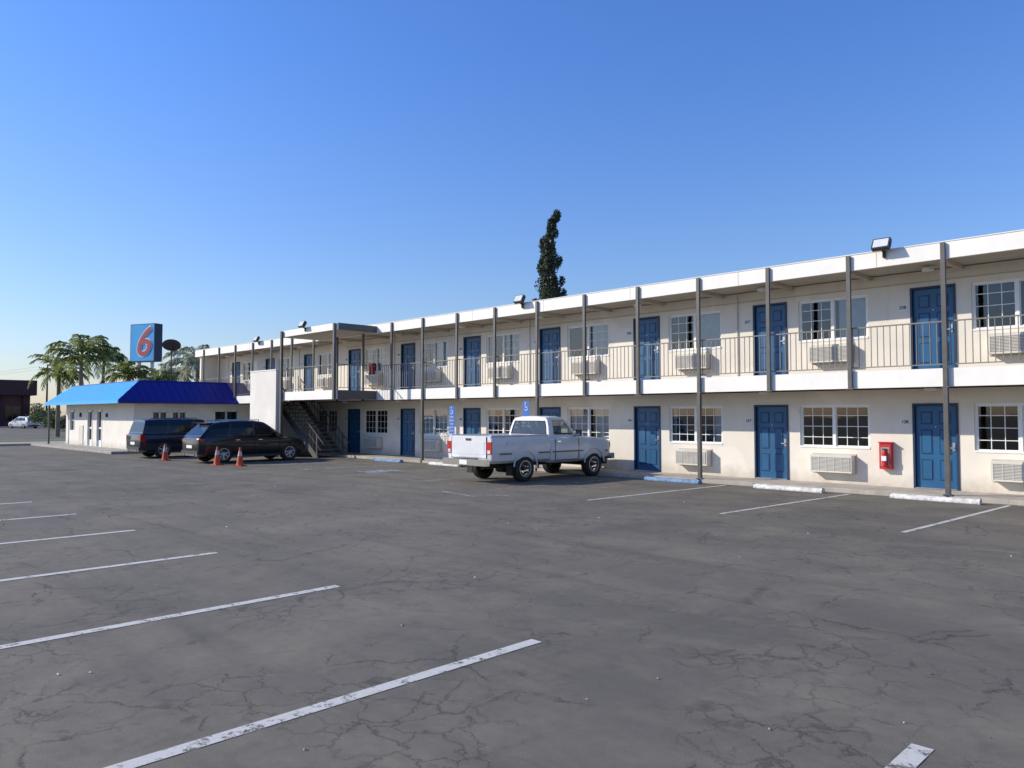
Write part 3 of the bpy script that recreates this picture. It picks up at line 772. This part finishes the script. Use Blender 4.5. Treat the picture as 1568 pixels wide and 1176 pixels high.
        d.box(s*.42,s*.5,-2.5,2.4,.42,.55,'black')
    d.box(-.6,.6,2.59,2.625,.84,1.06,'grille')
    for k in range(5): d.box(-.6,.6,2.625,2.632,.86+.045*k,.875+.045*k,'chrome')
    d.box(-.98,.98,2.60,2.76,.52,.70,'chrome'); d.box(-.75,.75,2.55,2.66,.34,.51,'plastic')
    d.cyl((-.8,WY[0],r),(.8,WY[0],r),.06,.06,'black',8); d.cyl((-.16,WY[0],r),(.16,WY[0],r),.15,.15,'black',12); d.cyl((-.8,WY[1],r),(.8,WY[1],r),.05,.05,'black',8)
    d.cyl((.35,-2.4,.42),(.35,-.5,.42),.035,.035,'grille',8)
    d.cyl((.98,-1.95,1.12),(.993,-1.95,1.12),.075,.075,'truck',16)
    d.make('trim_and_wheels',e)
truck((-16.62,17.1,0),R(0))

def cone(x,y,t=0):
    m=MB()
    m.box(-.18,.18,-.18,.18,0,.035,'cone')
    pr=[(.135,.035),(.11,.2),(.085,.38),(.055,.55),(.03,.70)]
    for i,(a,b) in enumerate(zip(pr[:-1],pr[1:])):
        m.cyl((0,0,a[1]),(0,0,b[1]),a[0],b[0],'cuff' if i==2 else 'cone',18,caps=(i==3))
    o=m.make('traffic_cone',None,(x,y,0.002),random.random())
cone(-33.5,12.4); cone(-29.2,12.75); cone(-27.9,13.05)

suv('distant_car',(-129.2,27.9,0),R(110),'carwhite')
e2=empty('roadside_restaurant')
mb=MB(); 
mb.box(-172,-149.7,2.0,33.2,0,5.2,'maroon'); mb.box(-172.6,-148.5,1.4,33.9,5.2,7.7,'maroonroof')
for k in range(9):
    y=4.0+k*3.2; mb.box(-149.69,-149.6,y,y+2.2,1.0,3.4,'carglass'); mb.box(-149.59,-149.5,y+1.0,y+1.1,1.0,3.4,'wood'); mb.box(-149.69,-149.3,y+2.5,y+2.8,.14,5.2,'maroonroof')
mb.make('shell',e2)
up=MB(); up.cyl((0,0,0),(0,0,10.2),.17,.12,'wood',10); up.box(-.06,.06,-1.3,1.3,9.5,9.62,'wood'); up.box(-.06,.06,-1,1,8.5,8.6,'wood')
for k in range(5): y=-1.2+.6*k; up.cyl((0,y,9.62),(0,y,9.8),.04,.03,'dish',6)
for y in (-1.2,1.2): up.cyl((0,y,9.78),(-50,y+10,10.4),.015,.015,'black',4)
up.make('utility_pole',None,(-143.6,34.2,0),R(10))

# ------------------------------------------------------------ pylon sign
se=empty('motel_pylon_sign',(-83.8,28.9,0),R(23))
mb=MB()
mb.box(-1.7,1.7,-.5,.5,7.4,11.3,'signedge'); mb.box(-1.62,1.62,-.512,-.5001,7.48,11.22,'signface')
mb.box(-1.7,-1.62,-.53,-.5,7.4,11.3,'white')
for x in (-.9,.9): mb.cyl((x,0,0),(x,0,7.4),.18,.18,'white',12)
mb.make('cabinet',se)
text('numeral_outline','6',4.2,(.1,-.54,9.3),(R(90),0,0),'white',se,.01,off=.13,shear=.25)
text('numeral','6',4.2,(.1,-.58,9.3),(R(90),0,0),'signred',se,.01,off=.03,shear=.25)

mb=MB(); n=20; v=[(0,0.12,0)]; f=[]
for j in range(1,5):
    rr_=.52*j/4
    for k in range(n):
        a=2*math.pi*k/n; v.append((rr_*math.cos(a),.10-.10*(j/4)**2,rr_*math.sin(a)*.8))
for k in range(n): f.append((0,1+k,1+(k+1)%n))
for j in range(3):
    for k in range(n): f.append((1+j*n+k,1+(j+1)*n+k,1+(j+1)*n+(k+1)%n,1+j*n+(k+1)%n))
T=Matrix.Translation((0,0,2.3))@Matrix.Rotation(R(65),4,'Z')@Matrix.Rotation(R(38),4,'X')
mb.add(v,f,'dish',True,T)
mb.cyl((0,0,0),(0,0,2.25),.035,.035,'dish',8); mb.cyl((0,0,2.05),(.25,-.35,2.45),.02,.02,'dish',6)
mb.make('satellite_dish',None,(-46.6,17.5,3.72))

# ------------------------------------------------------------ vegetation
def palm(loc,h,n,L,mat,seed,lean=0.0):
    rn=random.Random(seed); e=empty('palm_tree',loc)
    t=MB(); prev=Vector((0,0,0)); 
    for k in range(8):
        z=h*(k+1)/8; p=Vector((lean*(z/h)**2,0,z)); t.cyl(prev,p,.20-.008*k,.19-.008*k,'bark',10,False); prev=p
    t.cyl(prev,prev+Vector((0,0,.8)),.17,.1,'palm',8)
    t.make('trunk',e)
    m=MB(); top=prev+Vector((0,0,.6))
    for i in range(n):
        az=2*math.pi*i/n*2.618+rn.uniform(-.2,.2); el=R(rn.choice([86,76,64,52,38,20])+rn.uniform(-8,8)); l=L*rn.uniform(.8,1.1)
        d=Vector((math.cos(az),math.sin(az),0)); side=Vector((-d.y,d.x,0))
        p=top.copy(); seg=14; ang=el; pts=[p.copy()]
        for s in range(seg):
            ang-=R(4.5+9*s/seg)*rn.uniform(.8,1.2)
            ang=max(ang,R(-75)); p=p+(d*math.cos(ang)+Vector((0,0,math.sin(ang))))*l/seg; pts.append(p.copy())
        for s in range(seg):
            m.cyl(pts[s],pts[s+1],.035*(1-s/seg)+.008,.035*(1-(s+1)/seg)+.008,mat,4,False)
            if s<2: continue
            for q in range(2):
                b=pts[s].lerp(pts[s+1],q/2); ta=(s+q/2)/seg
                ll=.75*math.sin(math.pi*min(1,ta*.85+.12))*rn.uniform(.75,1.1)+.10
                fw=(pts[s+1]-pts[s]).normalized()
                for sg in (-1,1):
                    dr=(side*sg*rn.uniform(.5,.9)+fw*.7+Vector((0,0,rn.uniform(-.6,.2)))).normalized()
                    mid=b+dr*ll*.5; end=b+dr*ll*.85+Vector((0,0,-ll*.30))
                    wv=fw*.04
                    m.add([b-wv,b+wv,mid+wv*1.1,end,mid-wv*1.1],[(0,1,2,3,4)],mat)
    m.make('fronds',e)
def at(px,t):
    a=(px-784)/1190; return (t*(-.716+.698*a),t*(.698+.716*a),0)
palm(at(124,62),5.9,26,3.6,'palm',1); palm(at(90,68),4.8,22,3.2,'palm',2); palm(at(157,74),6.6,22,3.0,'palm',3,.3)
palm(at(196,68),4.5,20,2.8,'palm',4); palm(at(298,58),4.7,26,3.5,'palm2',5,.5); palm(at(240,66),4.0,16,2.4,'palm',6)
palm(at(266,74),4.8,18,2.6,'palm2',8)

def leafcloud(m,c,rad,n,size,mat,rn,upb=0):
    for i in range(n):
        d=Vector((rn.gauss(0,1),rn.gauss(0,1),rn.gauss(0,1))).normalized()*(rn.random()**.4)
        p=Vector(c)+Vector((d.x*rad[0],d.y*rad[1],d.z*rad[2]))
        u=Vector((rn.gauss(0,1),rn.gauss(0,1),rn.gauss(0,1)+upb)).normalized(); w_=u.orthogonal().normalized()
        w_=(Matrix.Rotation(rn.uniform(0,6.28),3,u)@w_)
        s=size*rn.uniform(.6,1.3)
        m.add([p-w_*s*.35,p+u*s,p+w_*s*.35,p-u*s*.6],[(0,1,2,3)],mat)
ce=empty('cypress_tree',(-28.7,30.9,0)); rn=random.Random(12)
t=MB(); t.cyl((0,0,0),(.05,0,6),.2,.13,'bark',10); t.cyl((.05,0,6),(-.05,0,10.5),.13,.05,'bark',8); t.cyl((-.05,0,10.5),(.2,.2,12.4),.05,.015,'bark',6)
t.make('trunk',ce)
m=MB(); rgt=Vector((.698,.716,0)); 
prof=[(0,.8,0),(3,.9,0),(6,.88,0),(7.3,.84,0),(8.2,.78,.0),(9.0,.68,-.02),(9.9,.58,-.05),(10.7,.50,-.10),(11.4,.40,-.10),(12.0,.32,.03),(12.6,.25,.25),(13.05,.14,.42)]
def pr(z):
    for a,b in zip(prof[:-1],prof[1:]):
        if a[0]<=z<=b[0]:
            k=(z-a[0])/(b[0]-a[0]); return a[1]+(b[1]-a[1])*k,a[2]+(b[2]-a[2])*k
z=.6
while z<13.0:
    rad,ox=pr(z); nb=12 if z<11.5 else 6
    wob=1+.12*math.sin(z*5.1)+.10*math.sin(z*11.3+1)
    for k in range(nb):
        a=rn.uniform(0,6.28); rr_=rad*rn.uniform(.05,1.0)*.72*wob
        c=rgt*ox+Vector((math.cos(a)*rr_,math.sin(a)*rr_,z+rn.uniform(-.1,.1)))
        s=max(.10,rad*rn.uniform(.28,.46)); leafcloud(m,c,(s,s,s*1.7),55 if z>5 else 18,.10,'cyp',rn,.9)
    z+=.14
for (z,o) in ((8.0,-.9),(8.5,.85),(9.9,-.62),(10.3,.58),(11.2,-.5),(11.8,.35),(9.2,.72),(12.85,.5)):
    leafcloud(m,rgt*o*.9+Vector((0,0,z)),(.18,.18,.3),170,.09,'cyp',rn,1.2)
m.make('crown',ce)
m=MB(); rn=random.Random(5)
for px,t_,z,s in [(66,108,2.6,1.6),(78,100,2.4,1.5),(96,92,2.2,1.4),(64,128,3.2,2.2),(170,84,2.6,1.5),(215,84,2.8,1.5),(250,84,3.0,1.6),(150,86,2.4,1.5),(300,84,3.2,1.6)]:
    c=at(px,t_)
    for k in range(7):
        cc_=(c[0]+rn.uniform(-s,s),c[1]+rn.uniform(-s,s),z*.55+rn.uniform(-.5,.6)*s)
        leafcloud(m,cc_,(s*.55,s*.55,s*.5),220,.2,'shrub',rn)
m.make('background_trees')
m=MB(); rn=random.Random(21)
for i in range(170):
    x=rn.uniform(-20,2); y=rn.uniform(1.5,18.5); s=rn.uniform(.006,.018); a=rn.uniform(0,3)
    T=Matrix.Translation((x,y,.004))@Matrix.Rotation(a,4,'Z')
    m.add([(-s,-s*.6,0),(s,-s*.5,.002),(s*.8,s*.6,.006),(-s*.7,s*.5,.004),(0,0,s*.8)],[(0,1,4),(1,2,4),(2,3,4),(3,0,4)],rn.choice(['wood','conc2','wood','conc2','white']),False,T)
m.make('gravel_litter')
